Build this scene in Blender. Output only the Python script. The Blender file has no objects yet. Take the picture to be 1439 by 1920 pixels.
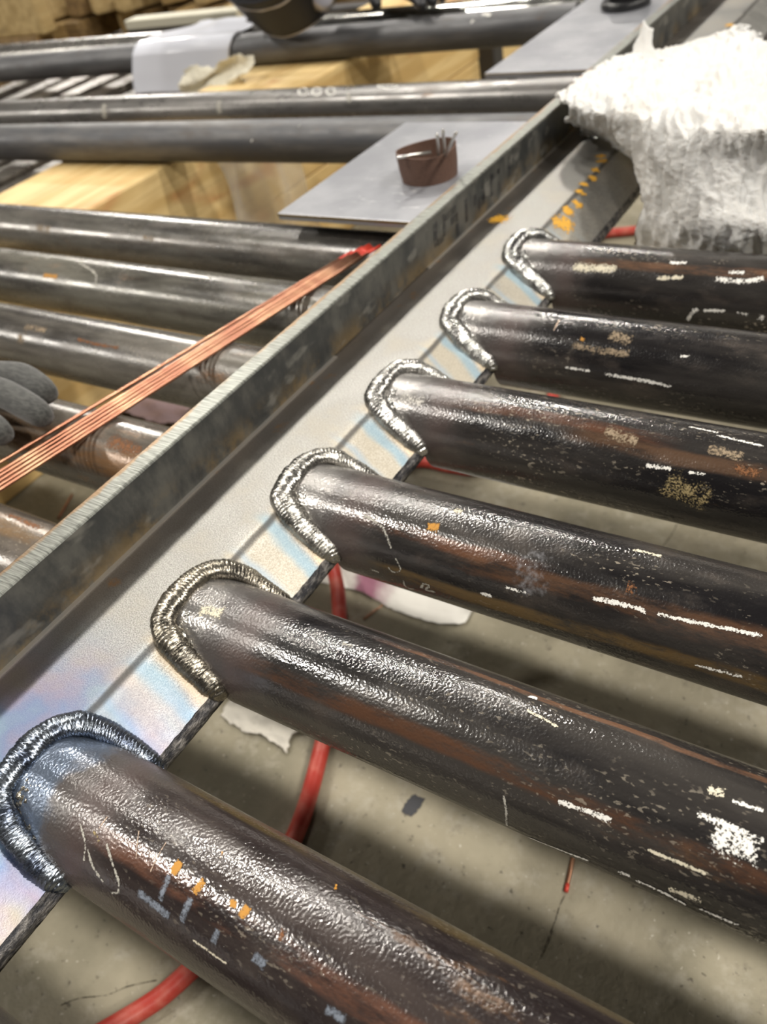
import bpy, math, random
import numpy as np
from mathutils import Vector, Matrix, noise as mn

# ---------------------------------------------------------------- camera
sc = bpy.context.scene
cam_d = bpy.data.cameras.new('camera'); cam = bpy.data.objects.new('camera', cam_d)
sc.collection.objects.link(cam); sc.camera = cam
cam.location = (0.29118179, -0.04445018, 0.29898569)
cam.rotation_euler = (0.85590705, 0.17938757, 0.55111746)
cam_d.sensor_fit = 'VERTICAL'; cam_d.sensor_height = 24.0
cam_d.lens = 1549.65 / 1920 * 24.0
cam_d.clip_start = 0.01; cam_d.clip_end = 60
cam_d.dof.use_dof = True
cam_d.dof.focus_distance = 0.37
cam_d.dof.aperture_fstop = 7.0

# ---------------------------------------------------------------- world, lamps, exposure
w = bpy.data.worlds.new('world'); sc.world = w; w.use_nodes = True
w.node_tree.nodes['Background'].inputs[0].default_value = (0.80, 0.74, 0.66, 1)
w.node_tree.nodes['Background'].inputs[1].default_value = 0.032

def lamp(x, y, z, power, size=0.42, col=(1.0, 0.95, 0.87)):
    d = bpy.data.lights.new('hall_or_fill_lamp', 'AREA'); d.shape = 'SQUARE'; d.size = size
    d.energy = power; d.color = col
    o = bpy.data.objects.new('hall_or_fill_lamp', d); sc.collection.objects.link(o)
    o.location = (x, y, z)
    o.rotation_euler = (Vector((x, y, z)) - Vector((0, 0.3, 0))).to_track_quat('Z', 'Y').to_euler()
    return o
# high hall lamps in rows, plus the added fill lamps noted below
HZ = 8.0
lamp(-5.5, -3.2, HZ, 480, .50)
lamp(-5.5, 2.10, HZ, 170, .50)
lamp(6.4, 2.00, HZ, 500, .50)
lamp(6.4, -0.6, HZ, 420, .50)
lamp(6.4, -5.85, HZ, 480, .50)  # added fill to brighten the hanging front of the rag
lamp(-5.2, 4.75, HZ, 260, .50)
lamp(-5.0, 7.40, HZ, 280, .50)
lamp(-5.0, 12.6, HZ, 300, .50)
lamp(-16., 12.6, HZ, 800, 1.0)
lamp(-16., -8.5, HZ, 800, 1.0)
lamp(4.6, 4.75, HZ, 105, .50)  # added so the sloped lip mirrors a lamp
lamp(4.8, 7.40, HZ, 260, .50)  # added likewise for the far part of the lip

sc.view_settings.view_transform = 'Standard'; sc.view_settings.look = 'None'
sc.view_settings.gamma = 1.0; sc.view_settings.use_curve_mapping = False
sc.view_settings.exposure = -0.22

FZ = -0.355       # floor level, the header's flat web is z = 0

random.seed(7)
# ---------------------------------------------------------------- helpers
def link(o): sc.collection.objects.link(o); return o
def mesh(name, verts, faces, mat=None, parent=None, smooth=True, uvs=None):
    me = bpy.data.meshes.new(name)
    me.from_pydata([tuple(map(float, v)) for v in verts], [], faces)
    if smooth: me.polygons.foreach_set('use_smooth', [True] * len(me.polygons))
    if uvs is not None:
        uv = me.uv_layers.new(name='UVMap')
        idx = np.zeros(len(me.loops), dtype=np.int32); me.loops.foreach_get('vertex_index', idx)
        uv.data.foreach_set('uv', np.asarray(uvs, dtype=np.float32)[idx].ravel())
    me.update()
    o = bpy.data.objects.new(name, me); link(o)
    if mat: me.materials.append(mat)
    if parent: o.parent = parent
    return o
def empty(name, loc=(0, 0, 0), rz=0):
    o = bpy.data.objects.new(name, None); o.location = loc; o.rotation_euler = (0, 0, rz); o.empty_display_size = .05
    return link(o)
def tag(o, label=None, cat=None, group=None, kind=None):
    if label: o['label'] = label
    if cat: o['category'] = cat
    if group: o['group'] = group
    if kind: o['kind'] = kind
    return o
def grid_faces(nu, nv, wrap_v=False):
    f = []
    for i in range(nu - 1):
        for j in range(nv if wrap_v else nv - 1):
            k = (j + 1) % nv
            f.append((i*nv + j, i*nv + k, (i+1)*nv + k, (i+1)*nv + j))
    return f
def box_data(x0, x1, y0, y1, z0, z1, b=0.0):
    """a box with chamfered vertical and top edges"""
    if b <= 0:
        v = [(x0,y0,z0),(x1,y0,z0),(x1,y1,z0),(x0,y1,z0),(x0,y0,z1),(x1,y0,z1),(x1,y1,z1),(x0,y1,z1)]
        return v, [(0,3,2,1),(4,5,6,7),(0,1,5,4),(1,2,6,5),(2,3,7,6),(3,0,4,7)]
    v = []
    def ring(ins, z):
        for (sx, sy) in ((0,0),(1,0),(1,1),(0,1)):
            cx, cy = (x1, x0)[sx == 0], (y1, y0)[sy == 0]
            dx, dy = (1 if sx == 0 else -1), (1 if sy == 0 else -1)
            a = (cx + dx*(ins), cy + dy*(ins + b)); c = (cx + dx*(ins + b), cy + dy*ins)
            pts = [a, c] if (sx, sy) in ((0,0),(1,1)) else [c, a]
            for p in pts: v.append((p[0], p[1], z))
    ring(b, z0); ring(0, z0 + b); ring(0, z1 - b); ring(b, z1)
    f = []
    for r in range(3):
        for k in range(8): f.append((r*8+k, r*8+(k+1) % 8, (r+1)*8+(k+1) % 8, (r+1)*8+k))
    f.append(tuple(range(7, -1, -1))); f.append(tuple(range(24, 32)))
    return v, f
def box(name, x0, x1, y0, y1, z0, z1, mat, parent=None, b=0.0):
    v, f = box_data(x0, x1, y0, y1, z0, z1, b)
    return mesh(name, v, f, mat, parent, smooth=False)
def catmull(pts, n):
    P = [Vector(p) for p in pts]; out = []
    for i in range(len(P) - 1):
        a = P[max(i-1, 0)]; b = P[i]; c = P[i+1]; d = P[min(i+2, len(P)-1)]
        for k in range(n):
            t = k / n
            out.append(0.5*((2*b) + (c-a)*t + (2*a-5*b+4*c-d)*t*t + (3*b-a-3*c+d)*t**3))
    out.append(P[-1]); return out
def frames(path):
    n = len(path); T = [(path[min(i+1, n-1)] - path[max(i-1, 0)]).normalized() for i in range(n)]
    up = Vector((0, 0, 1)) if abs(T[0].z) < .9 else Vector((0, 1, 0))
    N = (up - T[0]*up.dot(T[0])).normalized(); out = []
    for t in T:
        N = (N - t*N.dot(t)).normalized(); out.append((t, N.copy(), t.cross(N)))
    return out
def tube_data(path, r, seg=12, cap=True):
    path = [Vector(p) for p in path]; fr = frames(path); v = []
    for i, p in enumerate(path):
        rr = r(i/(len(path)-1)) if callable(r) else r
        for k in range(seg):
            a = 2*math.pi*k/seg
            v.append(p + fr[i][1]*math.cos(a)*rr + fr[i][2]*math.sin(a)*rr)
    f = grid_faces(len(path), seg, True)
    if cap:
        f.append(tuple(range(seg-1, -1, -1))); n = len(v); f.append(tuple(range(n-seg, n)))
    return v, f
def tube(name, path, r, mat, parent=None, seg=12): 
    v, f = tube_data(path, r, seg); return mesh(name, v, f, mat, parent)
def lathe(name, prof, mat, parent=None, seg=48, loc=(0, 0, 0)):
    v = []
    for (r, z) in prof:
        for k in range(seg):
            a = 2*math.pi*k/seg; v.append((r*math.cos(a), r*math.sin(a), z))
    o = mesh(name, v, grid_faces(len(prof), seg, True), mat, parent); o.location = loc
    return o
def join_data(parts):
    V, F = [], []
    for v, f in parts:
        n = len(V); V += list(v); F += [tuple(i+n for i in q) for q in f]
    return V, F

# ---------------------------------------------------------------- material helpers
class M:
    def __init__(s, name):
        s.m = bpy.data.materials.new(name); s.m.use_nodes = True; s.t = s.m.node_tree; s.n = s.t.nodes
        s.b = s.n['Principled BSDF']; s.tc = s.n.new('ShaderNodeTexCoord')
        s.co = s.tc.outputs['Object']
    def put(s, sock, val):
        if hasattr(val, 'is_linked') or hasattr(val, 'links'): s.t.links.new(val, sock)
        elif isinstance(val, (tuple, list)) and len(val) == 3 and sock.type == 'RGBA': sock.default_value = (*val, 1)
        else: sock.default_value = val
    def math(s, op, a, b=0.0, c=None, clamp=False):
        n = s.n.new('ShaderNodeMath'); n.operation = op; n.use_clamp = clamp
        s.put(n.inputs[0], a); s.put(n.inputs[1], b)
        if c is not None: s.put(n.inputs[2], c)
        return n.outputs[0]
    def scale(s, v, k):
        n = s.n.new('ShaderNodeVectorMath'); n.operation = 'MULTIPLY'; s.put(n.inputs[0], v); n.inputs[1].default_value = k
        return n.outputs[0]
    def add(s, v, k):
        n = s.n.new('ShaderNodeVectorMath'); n.operation = 'ADD'; s.put(n.inputs[0], v); s.put(n.inputs[1], k); return n.outputs[0]
    def noise(s, scale, detail=3, rough=.55, vec=None, dist=0.0, k=None):
        n = s.n.new('ShaderNodeTexNoise'); v = vec if vec is not None else s.co
        if k: v = s.scale(v, k)
        s.t.links.new(v, n.inputs['Vector']); n.inputs['Scale'].default_value = scale
        n.inputs['Detail'].default_value = detail; n.inputs['Roughness'].default_value = rough; n.inputs['Distortion'].default_value = dist
        return n.outputs['Fac']
    def voro(s, scale, vec=None, feature='F1', k=None):
        n = s.n.new('ShaderNodeTexVoronoi'); n.feature = feature; v = vec if vec is not None else s.co
        if k: v = s.scale(v, k)
        s.t.links.new(v, n.inputs['Vector']); n.inputs['Scale'].default_value = scale
        return n.outputs['Distance']
    def rng(s, v, a, b, lo=0.0, hi=1.0, smooth=True):
        n = s.n.new('ShaderNodeMapRange'); n.interpolation_type = 'SMOOTHSTEP' if smooth else 'LINEAR'
        s.put(n.inputs[0], v); s.put(n.inputs[1], a); s.put(n.inputs[2], b); s.put(n.inputs[3], lo); s.put(n.inputs[4], hi)
        return n.outputs[0]
    def mix(s, f, a, b):
        n = s.n.new('ShaderNodeMix'); n.data_type = 'RGBA'; s.put(n.inputs[0], f)
        s.put(n.inputs[6], a); s.put(n.inputs[7], b); return n.outputs[2]
    def ramp(s, v, stops):
        n = s.n.new('ShaderNodeValToRGB'); s.t.links.new(v, n.inputs[0]); e = n.color_ramp.elements
        while len(e) < len(stops): e.new(.5)
        for q, (p, c) in zip(e, stops): q.position = p; q.color = (*c, 1)
        return n.outputs[0]
    def xyz(s):
        n = s.n.new('ShaderNodeSeparateXYZ'); s.t.links.new(s.co, n.inputs[0]); return n.outputs
    def bump(s, h, strength=.3, dist=.001, prev=None):
        n = s.n.new('ShaderNodeBump'); s.put(n.inputs['Height'], h); n.inputs['Strength'].default_value = strength
        n.inputs['Distance'].default_value = dist
        if prev is not None: s.t.links.new(prev, n.inputs['Normal'])
        s.t.links.new(n.outputs[0], s.b.inputs['Normal']); return n.outputs[0]
    def set(s, **k):
        nm = dict(base='Base Color', metal='Metallic', rough='Roughness', coat='Coat Weight', crough='Coat Roughness', spec='Specular IOR Level',
                  alpha='Alpha', trans='Transmission Weight', ior='IOR', sheen='Sheen Weight', sub='Subsurface Weight', ani='Anisotropic')
        for a, v in k.items(): s.put(s.b.inputs[nm[a]], v)
        return s.m
def sm(name, base, rough=.5, metal=0.0, **k):
    x = M(name); return x.set(base=base, rough=rough, metal=metal, **k)

def pipe_mat(name, seed, dark=(.012,.011,.012), grey=(.050,.045,.041), bands=(), rust=.35, peel=1.0, rough=.18, metal=.12, weldend=True, chalky=.3, tint=None):
    x = M(name); off = x.add(x.co, (seed*3.17, seed*1.31, seed*.77))
    X, Y, Z = x.xyz()
    ang = x.math('ARCTAN2', Y, Z)
    streak = x.noise(30, 5, .65, off, k=(.16, 1, 1)); mott = x.noise(55, 5, .6, off, k=(.5, 1, 1)); fine = x.noise(420, 3, .6, off)
    c = x.mix(x.rng(streak, .36, .66), dark, grey)
    c = x.mix(x.math('MULTIPLY', x.rng(mott, .52, .75), .55), c, (.085, .068, .056))
    # rust and scale patches
    rp = x.math('MULTIPLY', x.rng(x.noise(24, 6, .7, x.add(off, (5, 2, 9)), k=(.3, 1, 1)), .66 - .14*rust, .80 - .14*rust), x.rng(fine, .35, .6, .4, 1.))
    c = x.mix(x.math('MULTIPLY', rp, .85), c, (.24, .115, .04))
    # brown streaks that run along the pipe
    wob = x.math('MULTIPLY_ADD', x.noise(14, 4, .6, off, k=(.6, .3, .3)), .5, -.25)
    for (a0, wd, x0, x1, col, st) in bands:
        d = x.math('ABSOLUTE', x.math('SUBTRACT', x.math('ADD', ang, wob), a0))
        mk = x.math('MULTIPLY', x.rng(d, wd*.55, wd*1.15, 1., 0.), x.math('MULTIPLY', x.rng(X, x0, x0 + .03), x.rng(X, x1, x1 + .04, 1., 0.)))
        mk = x.math('MULTIPLY', mk, x.rng(x.noise(60, 6, .75, off, k=(.25, 1, 1)), .36, .60, .0, .9))
        c = x.mix(x.math('MULTIPLY', mk, st), c, col)
    # pale mineral specks, stretched along the pipe
    sp = x.math('MULTIPLY', x.rng(x.noise(620, 2, .5, off, k=(.5, 1, 1)), .60, .68), x.rng(x.noise(34, 4, .65, x.add(off, (9, 9, 1)), k=(.3, 1, 1)), .46, .64))
    c = x.mix(x.math('MULTIPLY', sp, chalky), c, (.55, .48, .38))
    ro = x.rng(mott, .3, .75, rough - .05, rough + .10)
    ro = x.math('ADD', ro, x.math('MULTIPLY', rp, .25)); me = metal
    if weldend:
        wn = x.math('MULTIPLY_ADD', x.noise(60, 4, .6, off), .030, -.015); xx = x.math('ADD', X, wn)
        heat = x.math('MULTIPLY', x.rng(xx, .040, .075, 1., 0.), .8); c = x.mix(heat, c, (.085, .074, .070))
        v2 = x.math('MULTIPLY', x.rng(xx, .030, .045, 0., 1.), x.rng(xx, .045, .065, 1., 0.)); c = x.mix(x.math('MULTIPLY', v2, .25), c, (.10, .05, .042))
        br = x.rng(xx, .018, .030, 1., 0.); c = x.mix(x.math('MULTIPLY', br, .9), c, (tint or (.22, .21, .20))); 
        me = x.math('MULTIPLY_ADD', br, .5, metal); ro = x.math('MULTIPLY_ADD', heat, .10, ro)
    x.set(base=c, rough=ro, metal=me, spec=.80)
    h1 = x.noise(760, .8, .4, off); n2 = x.bump(h1, min(1, .8*peel), .00021*peel)
    x.bump(rp, .5, .0003, n2)
    return x.m

OLIVE = (.23, .16, .045)
BR = (.105, .050, .028); BR2 = (.23, .11, .045)

# ---------------------------------------------------------------- floor
def concrete():
    x = M('concrete'); 
    c = x.mix(x.rng(x.noise(7, 5, .6), .35, .68), (.20, .18, .125), (.32, .285, .205))
    c = x.mix(x.math('MULTIPLY', x.rng(x.noise(38, 5, .65), .5, .72), .45), c, (.42, .39, .32))
    st = x.rng(x.noise(16, 6, .7, dist=.6), .60, .74); c = x.mix(x.math('MULTIPLY', st, .55), c, (.11, .095, .07))
    pit = x.rng(x.noise(150, 3, .6), .66, .73); c = x.mix(x.math('MULTIPLY', pit, .85), c, (.07, .06, .045)); c = x.mix(x.math('MULTIPLY', x.rng(x.noise(75, 4, .7), .56, .70), .35), c, (.15, .13, .095))
    pale = x.rng(x.noise(230, 2, .5), .70, .76); c = x.mix(x.math('MULTIPLY', pale, .5), c, (.62, .58, .50))
    crk = x.rng(x.voro(3.1, x.add(x.co, x.scale(x.n.new('ShaderNodeTexNoise').outputs['Color'], (.05, .05, .05))), 'DISTANCE_TO_EDGE'), .0, .006, 1., 0.)
    crk = x.math('MULTIPLY', crk, 0.0); c = x.mix(x.math('MULTIPLY', crk, .75), c, (.05, .043, .034))
    x.set(base=c, rough=.75)
    n = x.bump(x.math('SUBTRACT', x.noise(90, 5, .65), x.math('MULTIPLY', pit, .6)), .5, .003)
    x.bump(crk, .8, -.003, n)
    return x.m
fl = mesh('floor', [(-9, -2, FZ), (3, -2, FZ), (3, 8, FZ), (-9, 8, FZ)], [(0, 1, 2, 3)], concrete(), smooth=False)
tag(fl, kind='structure')

# ---------------------------------------------------------------- timbers
def wood(name, seed, a=(.56, .37, .14), b=(.74, .55, .26), knot=(.50, .20, .07)):
    x = M(name); off = x.add(x.co, (seed*2.3, seed*5.1, seed*.9))
    g = x.noise(26, 5, .6, off, k=(1.4, .10, 1.4), dist=.4); c = x.mix(x.rng(g, .35, .65), a, b)
    g2 = x.noise(150, 3, .6, off, k=(1, .05, 1)); c = x.mix(x.math('MULTIPLY', x.rng(g2, .5, .7), .4), c, (.45, .28, .11))
    kn = x.rng(x.noise(7, 3, .6, off, k=(1, .35, 1), dist=1.2), .60, .72); c = x.mix(x.math('MULTIPLY', kn, .6), c, knot)
    x.set(base=c, rough=.62); x.bump(g2, .3, .0006); return x.m
tw = [wood('timber_wood_%d' % i, i + 1) for i in range(3)]
for i, (x0, x1, z0, z1, y0, lab) in enumerate(((-.990, -.866, -.2100, -.0638, .30, 'upper pine timber farther from the header, beside the steel flats, pipes resting on it'),
        (-.864, -.740, -.2100, -.0638, .28, 'upper pine timber nearer the header, its sunlit-yellow top and side in view, pipes resting on it'),
        (-.985, -.868, FZ, -.2104, .34, 'lower pine timber farther from the header, under the upper one'),
        (-.866, -.742, FZ, -.2104, .22, 'lower pine timber nearer the header, under the upper one with the visible side'))):
    t = box('timber_beam', x0, x1, y0, 2.35 - .03*i, z0, z1, tw[i % 3], b=.003)
    tag(t, lab.replace('sunlit-yellow', 'pale yellow'), 'timber', 'pine timbers under the pipes')

# ---------------------------------------------------------------- the welded frame
ZP, RP = -.0243, .030
YP = [.0216 - .1065*3, .0216 - .1065*2, .0216 - .1065, .0216, .1301, .2341, .3395, .4430, .5499]       # the first one only just enters the frame
CX, CD = .0337, .0218                                               # lower edge of the sloped lip
frame = tag(empty('welded_pipe_frame', (0, .25, 0)), 'large steel frame, thick dark pipes welded with bright rippled beads to a bright bent header', 'steel frame')
def fpart(o): o.parent = frame; o.matrix_parent_inverse = Matrix.Translation((0, -.25, 0)); return o

def header_mat():
    x = M('sanded_header_steel'); X, Y, Z = x.xyz()
    grain = x.noise(1500, 2, .6); blot = x.noise(24, 4, .6)
    c = x.mix(x.rng(grain, .3, .7), (.17, .165, .155), (.50, .49, .46))
    c = x.mix(x.math('MULTIPLY', x.rng(blot, .45, .7), .4), c, (.46, .42, .35))
    # heat colours: they follow the distance from the welds
    k = x.math('MODULO', x.math('ADD', Y, 1.061 - .0216), .1061)
    d = x.math('SUBTRACT', x.math('ADD', k, x.math('MULTIPLY_ADD', x.noise(22, 3, .5), .022, -.011)), x.math('MULTIPLY', X, -.25))
    lip = x.math('MULTIPLY', x.rng(x.math('ADD', X, x.math('MULTIPLY_ADD', blot, .04, -.02)), -.012, .008), x.rng(Y, .58, .62, 1., 0.))
    def band(a, b, col, st, cc):
        mk = x.math('MULTIPLY', x.rng(d, a, a + .006), x.rng(d, b, b + .006, 1., 0.))
        return x.mix(x.math('MULTIPLY', x.math('MULTIPLY', mk, lip), st), cc, col)
    c = band(.030, .060, (.60, .52, .38), .35, c)
    c = band(.058, .067, (.24, .38, .47), .62, c)
    c = band(.036, .041, (.26, .38, .50), .5, c)
    c = band(.070, .080, (.62, .48, .30), .55, c)
    near = x.rng(x.math('ADD', Y, x.math('MULTIPLY_ADD', x.noise(16, 3, .5), .08, -.04)), .035, .105, 1., 0.)
    tint = x.ramp(x.noise(22, 3, .5, k=(1, 1.3, 1)), [(.30, (.30, .26, .22)), (.42, (.25, .22, .33)), (.52, (.16, .22, .39)), (.62, (.19, .31, .41)), (.78, (.30, .28, .26))])
    c = x.mix(x.math('MULTIPLY', near, .78), c, tint)
    cz = x.rng(x.math('ABSOLUTE', x.math('SUBTRACT', X, x.math('MULTIPLY_ADD', x.noise(40, 3, .5), .003, -.0005))), .0006, .0030, 1., 0.)
    c = x.mix(x.math('MULTIPLY', cz, x.rng(blot, .3, .6, .35, .8)), c, (.10, .095, .09))  # darker line drawn along the crease
    # darker strip along the side flange, with orange-brown flecks
    foot_strip = x.rng(x.math('ADD', X, x.math('MULTIPLY_ADD', blot, .02, -.010)), -.052, -.038, 1., 0.)
    c = x.mix(x.math('MULTIPLY', foot_strip, .75), c, (.12, .10, .085))
    ru = x.math('MULTIPLY', x.rng(x.noise(30, 5, .65), .60, .70), foot_strip); c = x.mix(x.math('MULTIPLY', ru, .6), c, (.30, .15, .045))
    x.set(base=c, metal=.85, rough=x.rng(blot, .3, .7, .42, .55))
    n = x.bump(grain, .45, .00012); x.bump(blot, .3, .0012, n)
    return x.m
HM = header_mat()
# profile of the bent web: flat, soft crease, sloped lip
def prof_z(x):
    sl = -CD / CX
    g = 0.0
    if x < -.003: return g
    if x > .005: return sl*(x) + g
    t = (x + .003)/.008; return g + (sl*.005)*t*t
ys = np.arange(-.34, 1.75, .0025)
xs = [-.0775, -.06, -.04, -.02, -.01, -.007, -.005, -.004, -.003, -.002, -.001, 0, .001, .002, .003, .004, .005, .007, .01, .016, .022, .028, .032, CX]
V = []; 
for y in ys:
    jag = .0006*mn.noise(Vector((y*260, 0, 3))) + .0005*mn.noise(Vector((y*90, 2, 3)))
    row = [(xx + (jag if xx == CX else 0), y, prof_z(xx)) for xx in xs]
    V += row
web = fpart(mesh('header_web', V, [tuple(reversed(q)) for q in grid_faces(len(ys), len(xs))], HM))
# torch-cut edge and underside of the lip
ce = M('torch_cut_edge'); q = ce.noise(200, 5, .7, k=(1, .6, 1.5)); 
ce.set(base=ce.mix(ce.rng(q, .4, .7), (.035, .035, .04), (.30, .28, .26)), metal=.5, rough=.42); ce.bump(q, 1., .0015)
V = []
for y in ys:
    j0 = .0006*mn.noise(Vector((y*260, 0, 3))) + .0005*mn.noise(Vector((y*90, 2, 3)))
    for k in range(7):
        t = k/6; a = mn.noise(Vector((y*230, t*3, 7)))*.0011 + mn.noise(Vector((y*75, t*2, 1)))*.0010
        edge = math.sin(t*math.pi)*.0012
        V.append((CX + j0*(1-t) + (a + edge)*min(1, t*4) + .0022*t, y, prof_z(CX) - .0085*t + (a if k == 6 else 0)))
    V.append((.0, y, -.0072)); V.append((-.0775, y, -.0072))
fpart(mesh('cut_edge', V, [tuple(reversed(q)) for q in grid_faces(len(ys), 9)], ce.m))

# side flange: dark rolled faces, bright machined top
fm = M('flange_mill_scale'); n1 = fm.noise(34, 5, .65, k=(1, 1, .6)); 
c = fm.mix(fm.rng(n1, .38, .68), (.038, .040, .040), (.115, .112, .10))
X, Y, Z = fm.xyz()
low = fm.math('MULTIPLY', fm.rng(Z, .0, .022, 1., .0), fm.rng(fm.noise(26, 5, .7), .42, .62)); c = fm.mix(fm.math('MULTIPLY', low, .55), c, (.25, .17, .07))
ov = fm.math('MULTIPLY', fm.rng(fm.noise(60, 3, .5, k=(1, .5, 1)), .58, .68), .45); c = fm.mix(ov, c, (.27, .26, .23))
fm.set(base=c, metal=.35, rough=fm.rng(n1, .3, .7, .34, .52)); fm.bump(n1, .3, .0008)
tm = M('machined_top'); X, Y, Z = tm.xyz()
wv = tm.noise(1150, 2, .6, k=(.05, 1, .05)); bl = tm.noise(18, 4, .6)
c = tm.mix(tm.rng(wv, .3, .7), (.15, .155, .14), (.38, .39, .355))
er = tm.math('MULTIPLY', tm.rng(tm.math('ADD', X, tm.math('MULTIPLY_ADD', tm.noise(46, 5, .7), .012, -.006)), -.0765, -.0735, 1., 0.), tm.rng(bl, .38, .55)); c = tm.mix(tm.math('MULTIPLY', er, .8), c, (.33, .20, .10))
tm.set(base=c, metal=.85, rough=.40); tm.bump(wv, .6, .0003)
XL, XR, HT = -.0785, -.0638, .0367
V = []; 
ysf = np.arange(-.34, 1.75, .02)
pr = [(XR, .0009), (XR + .0001, HT - .0012), (XR - .0004, HT - .0004), (XR - .0014, HT), (XL + .0012, HT), (XL + .0003, HT - .0004), (XL, HT - .0015), (XL, -.0605), (XR - .006, -.0605), (XR - .006, -.0072)]
for y in ysf:
    for (a, b) in pr: V.append((a, y, b))
fs = fpart(mesh('side_flange', V, grid_faces(len(ysf), len(pr), True), fm.m, smooth=False))
fs.data.materials.append(tm.m)
for p in fs.data.polygons:
    if p.index % len(pr) in (1, 2, 3, 4): p.material_index = 1
# thin backing strip that shows as a bright sliver at the flange foot
fpart(box('backing_strip', XR, XR + .0026, -.30, .36, .0, .0011, sm('strip_steel', (.34, .32, .29), .4, .7)))
fpart(box('backing_strip', XR, XR + .0014, .50, .86, .0, .0014, sm('strip_steel', (.5, .48, .44), .35, .8)))

# translucent dark patches in a row on the flange face
smd = M('dark_patch'); al = smd.rng(smd.noise(150, 3, .6), .35, .6, .12, .5); smd.set(base=(.030, .031, .036), rough=.4, metal=.3, alpha=al)
FLANGE_PATCHES = ((.520, .021, .013, .0035), (.527, .013, .004, .006), (.535, .022, .012, .0028), (.548, .027, .004, .010), (.553, .020, .004, .007), (.556, .011, .010, .003),
                         (.575, .018, .013, .003), (.592, .020, .006, .003), (.604, .014, .006, .007), (.609, .022, .011, .003), (.625, .020, .013, .003), (.634, .026, .003, .008), (.640, .019, .013, .003), (.662, .022, .012, .003))
for (yy, zz, hh, ww) in FLANGE_PATCHES:
    V = [(XR + .0003, yy + a*ww + b*hh*.1, zz + b*hh*.75) for (a, b) in ((-1, -1), (1, -1), (1, 1), (-1, 1))]
    fpart(mesh('flange_patch', V, [(0, 1, 2, 3)], smd.m, smooth=False))

# ---- weld beads
def weld_mat(name, a, b, seed):
    x = M(name); n = x.noise(70, 3, .6, x.add(x.co, (seed, 0, 0))); g = x.noise(900, 3, .6)
    c = x.mix(x.rng(n, .35, .65), a, b); x.set(base=c, metal=.95, rough=x.rng(g, .3, .7, .20, .34)); x.bump(g, .3, .0001); return x.m
wmats = [weld_mat('weld_a', (.34, .36, .42), (.30, .27, .26), 1), weld_mat('weld_b', (.09, .11, .16), (.26, .29, .33), 2), weld_mat('weld_c', (.42, .38, .31), (.18, .165, .14), 3),
         weld_mat('weld_d', (.62, .60, .55), (.30, .29, .27), 4), weld_mat('weld_e', (.70, .69, .66), (.34, .33, .31), 5), weld_mat('weld_f', (.70, .70, .66), (.32, .31, .30), 6), weld_mat('weld_g', (.66, .66, .63), (.16, .16, .16), 7)]
def bead(i, yc):
    rnd = random.Random(i*11 + 3)
    ctl = [(.0362, -.0318, -.0262), (.0345, -.0318, -.0225), (.0250, -.0312, -.0150), (.0155, -.0300, -.0075), (.0070, -.0270, -.0010), (-.0020, -.0208, .0020), (-.0042, -.0130, .0038),
           (-.0050, -.0020, .0052), (-.0046, .0070, .0050), (-.0032, .0168, .0034), (.0040, .0240, .0008), (.0135, .0285, -.0070), (.0240, .0308, -.0150), (.0340, .0316, -.0225), (.0362, .0314, -.0262)]
    ctl = [(a + rnd.uniform(-.0005, .0005), b + rnd.uniform(-.0006, .0006), c) for a, b, c in ctl]
    path = catmull(ctl, 60); n0 = len(path)
    L = [0.0]
    for k in range(1, n0): L.append(L[-1] + (path[k] - path[k-1]).length)
    n = 620; pts = []
    j = 0
    for k in range(n):
        s = L[-1]*k/(n-1)
        while j < n0-2 and L[j+1] < s: j += 1
        t = (s - L[j])/max(1e-9, L[j+1]-L[j]); pts.append(path[j].lerp(path[j+1], t))
    fr = frames(pts); seg = 30; V = []; Lt = L[-1]
    pitch = .00195
    stop = .47 + rnd.uniform(-.03, .03)              # where the two runs meet
    for k, p in enumerate(pts):
        s = Lt*k/(n-1); u = k/(n-1)
        T = fr[k][0]
        # outward direction: mean of the pipe normal and the header normal
        pn = Vector((0, p.y, p.z - ZP)).normalized()
        hn = Vector((0, 0, 1)) if p.x < .002 else Vector((.543, 0, .84))
        N = (pn + hn); N = (N - T*N.dot(T)).normalized(); B = T.cross(N)
        flow = 1 if u < stop else -1
        env = min(1, .55 + u*9, .55 + (1-u)*9)
        wd = (.0070 + .0008*mn.noise(Vector((s*120, i*5, 0))))*env
        if u > .62: wd *= 1 - .30*(u-.62)/.38
        for q in range(seg):
            a = 2*math.pi*q/seg; ca, sa = math.cos(a), math.sin(a)
            # crescent ripples
            ph = (s + flow*(.0030*(1 - ca) + .0006*mn.noise(Vector((s*500, ca*2, i)))) + .0009*mn.noise(Vector((s*160, sa*1.5, i+9))))/pitch
            fr_ = ph - math.floor(ph); rip = (fr_**.7 if flow > 0 else (1-fr_)**.7)
            amp = .00072 + .0005*mn.noise(Vector((s*200, i, 4)))
            rr = wd*(1 + .05*mn.noise(Vector((s*300, ca*2 + i, sa*2)))) + (rip - .5)*amp*(1 if ca > -.3 else .2)
            cr = abs(u - stop)*Lt
            if cr < .0075 and ca > 0: rr += .0011*math.exp(-(cr/.0045)**2) - .0016*math.exp(-(cr/.0016)**2)*max(0, ca)
            V.append(p + N*ca*rr*.74 + B*sa*rr)
    F = grid_faces(n, seg, True); F.append(tuple(range(seg-1, -1, -1))); F.append(tuple(range(len(V)-seg, len(V))))
    return V, F

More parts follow.
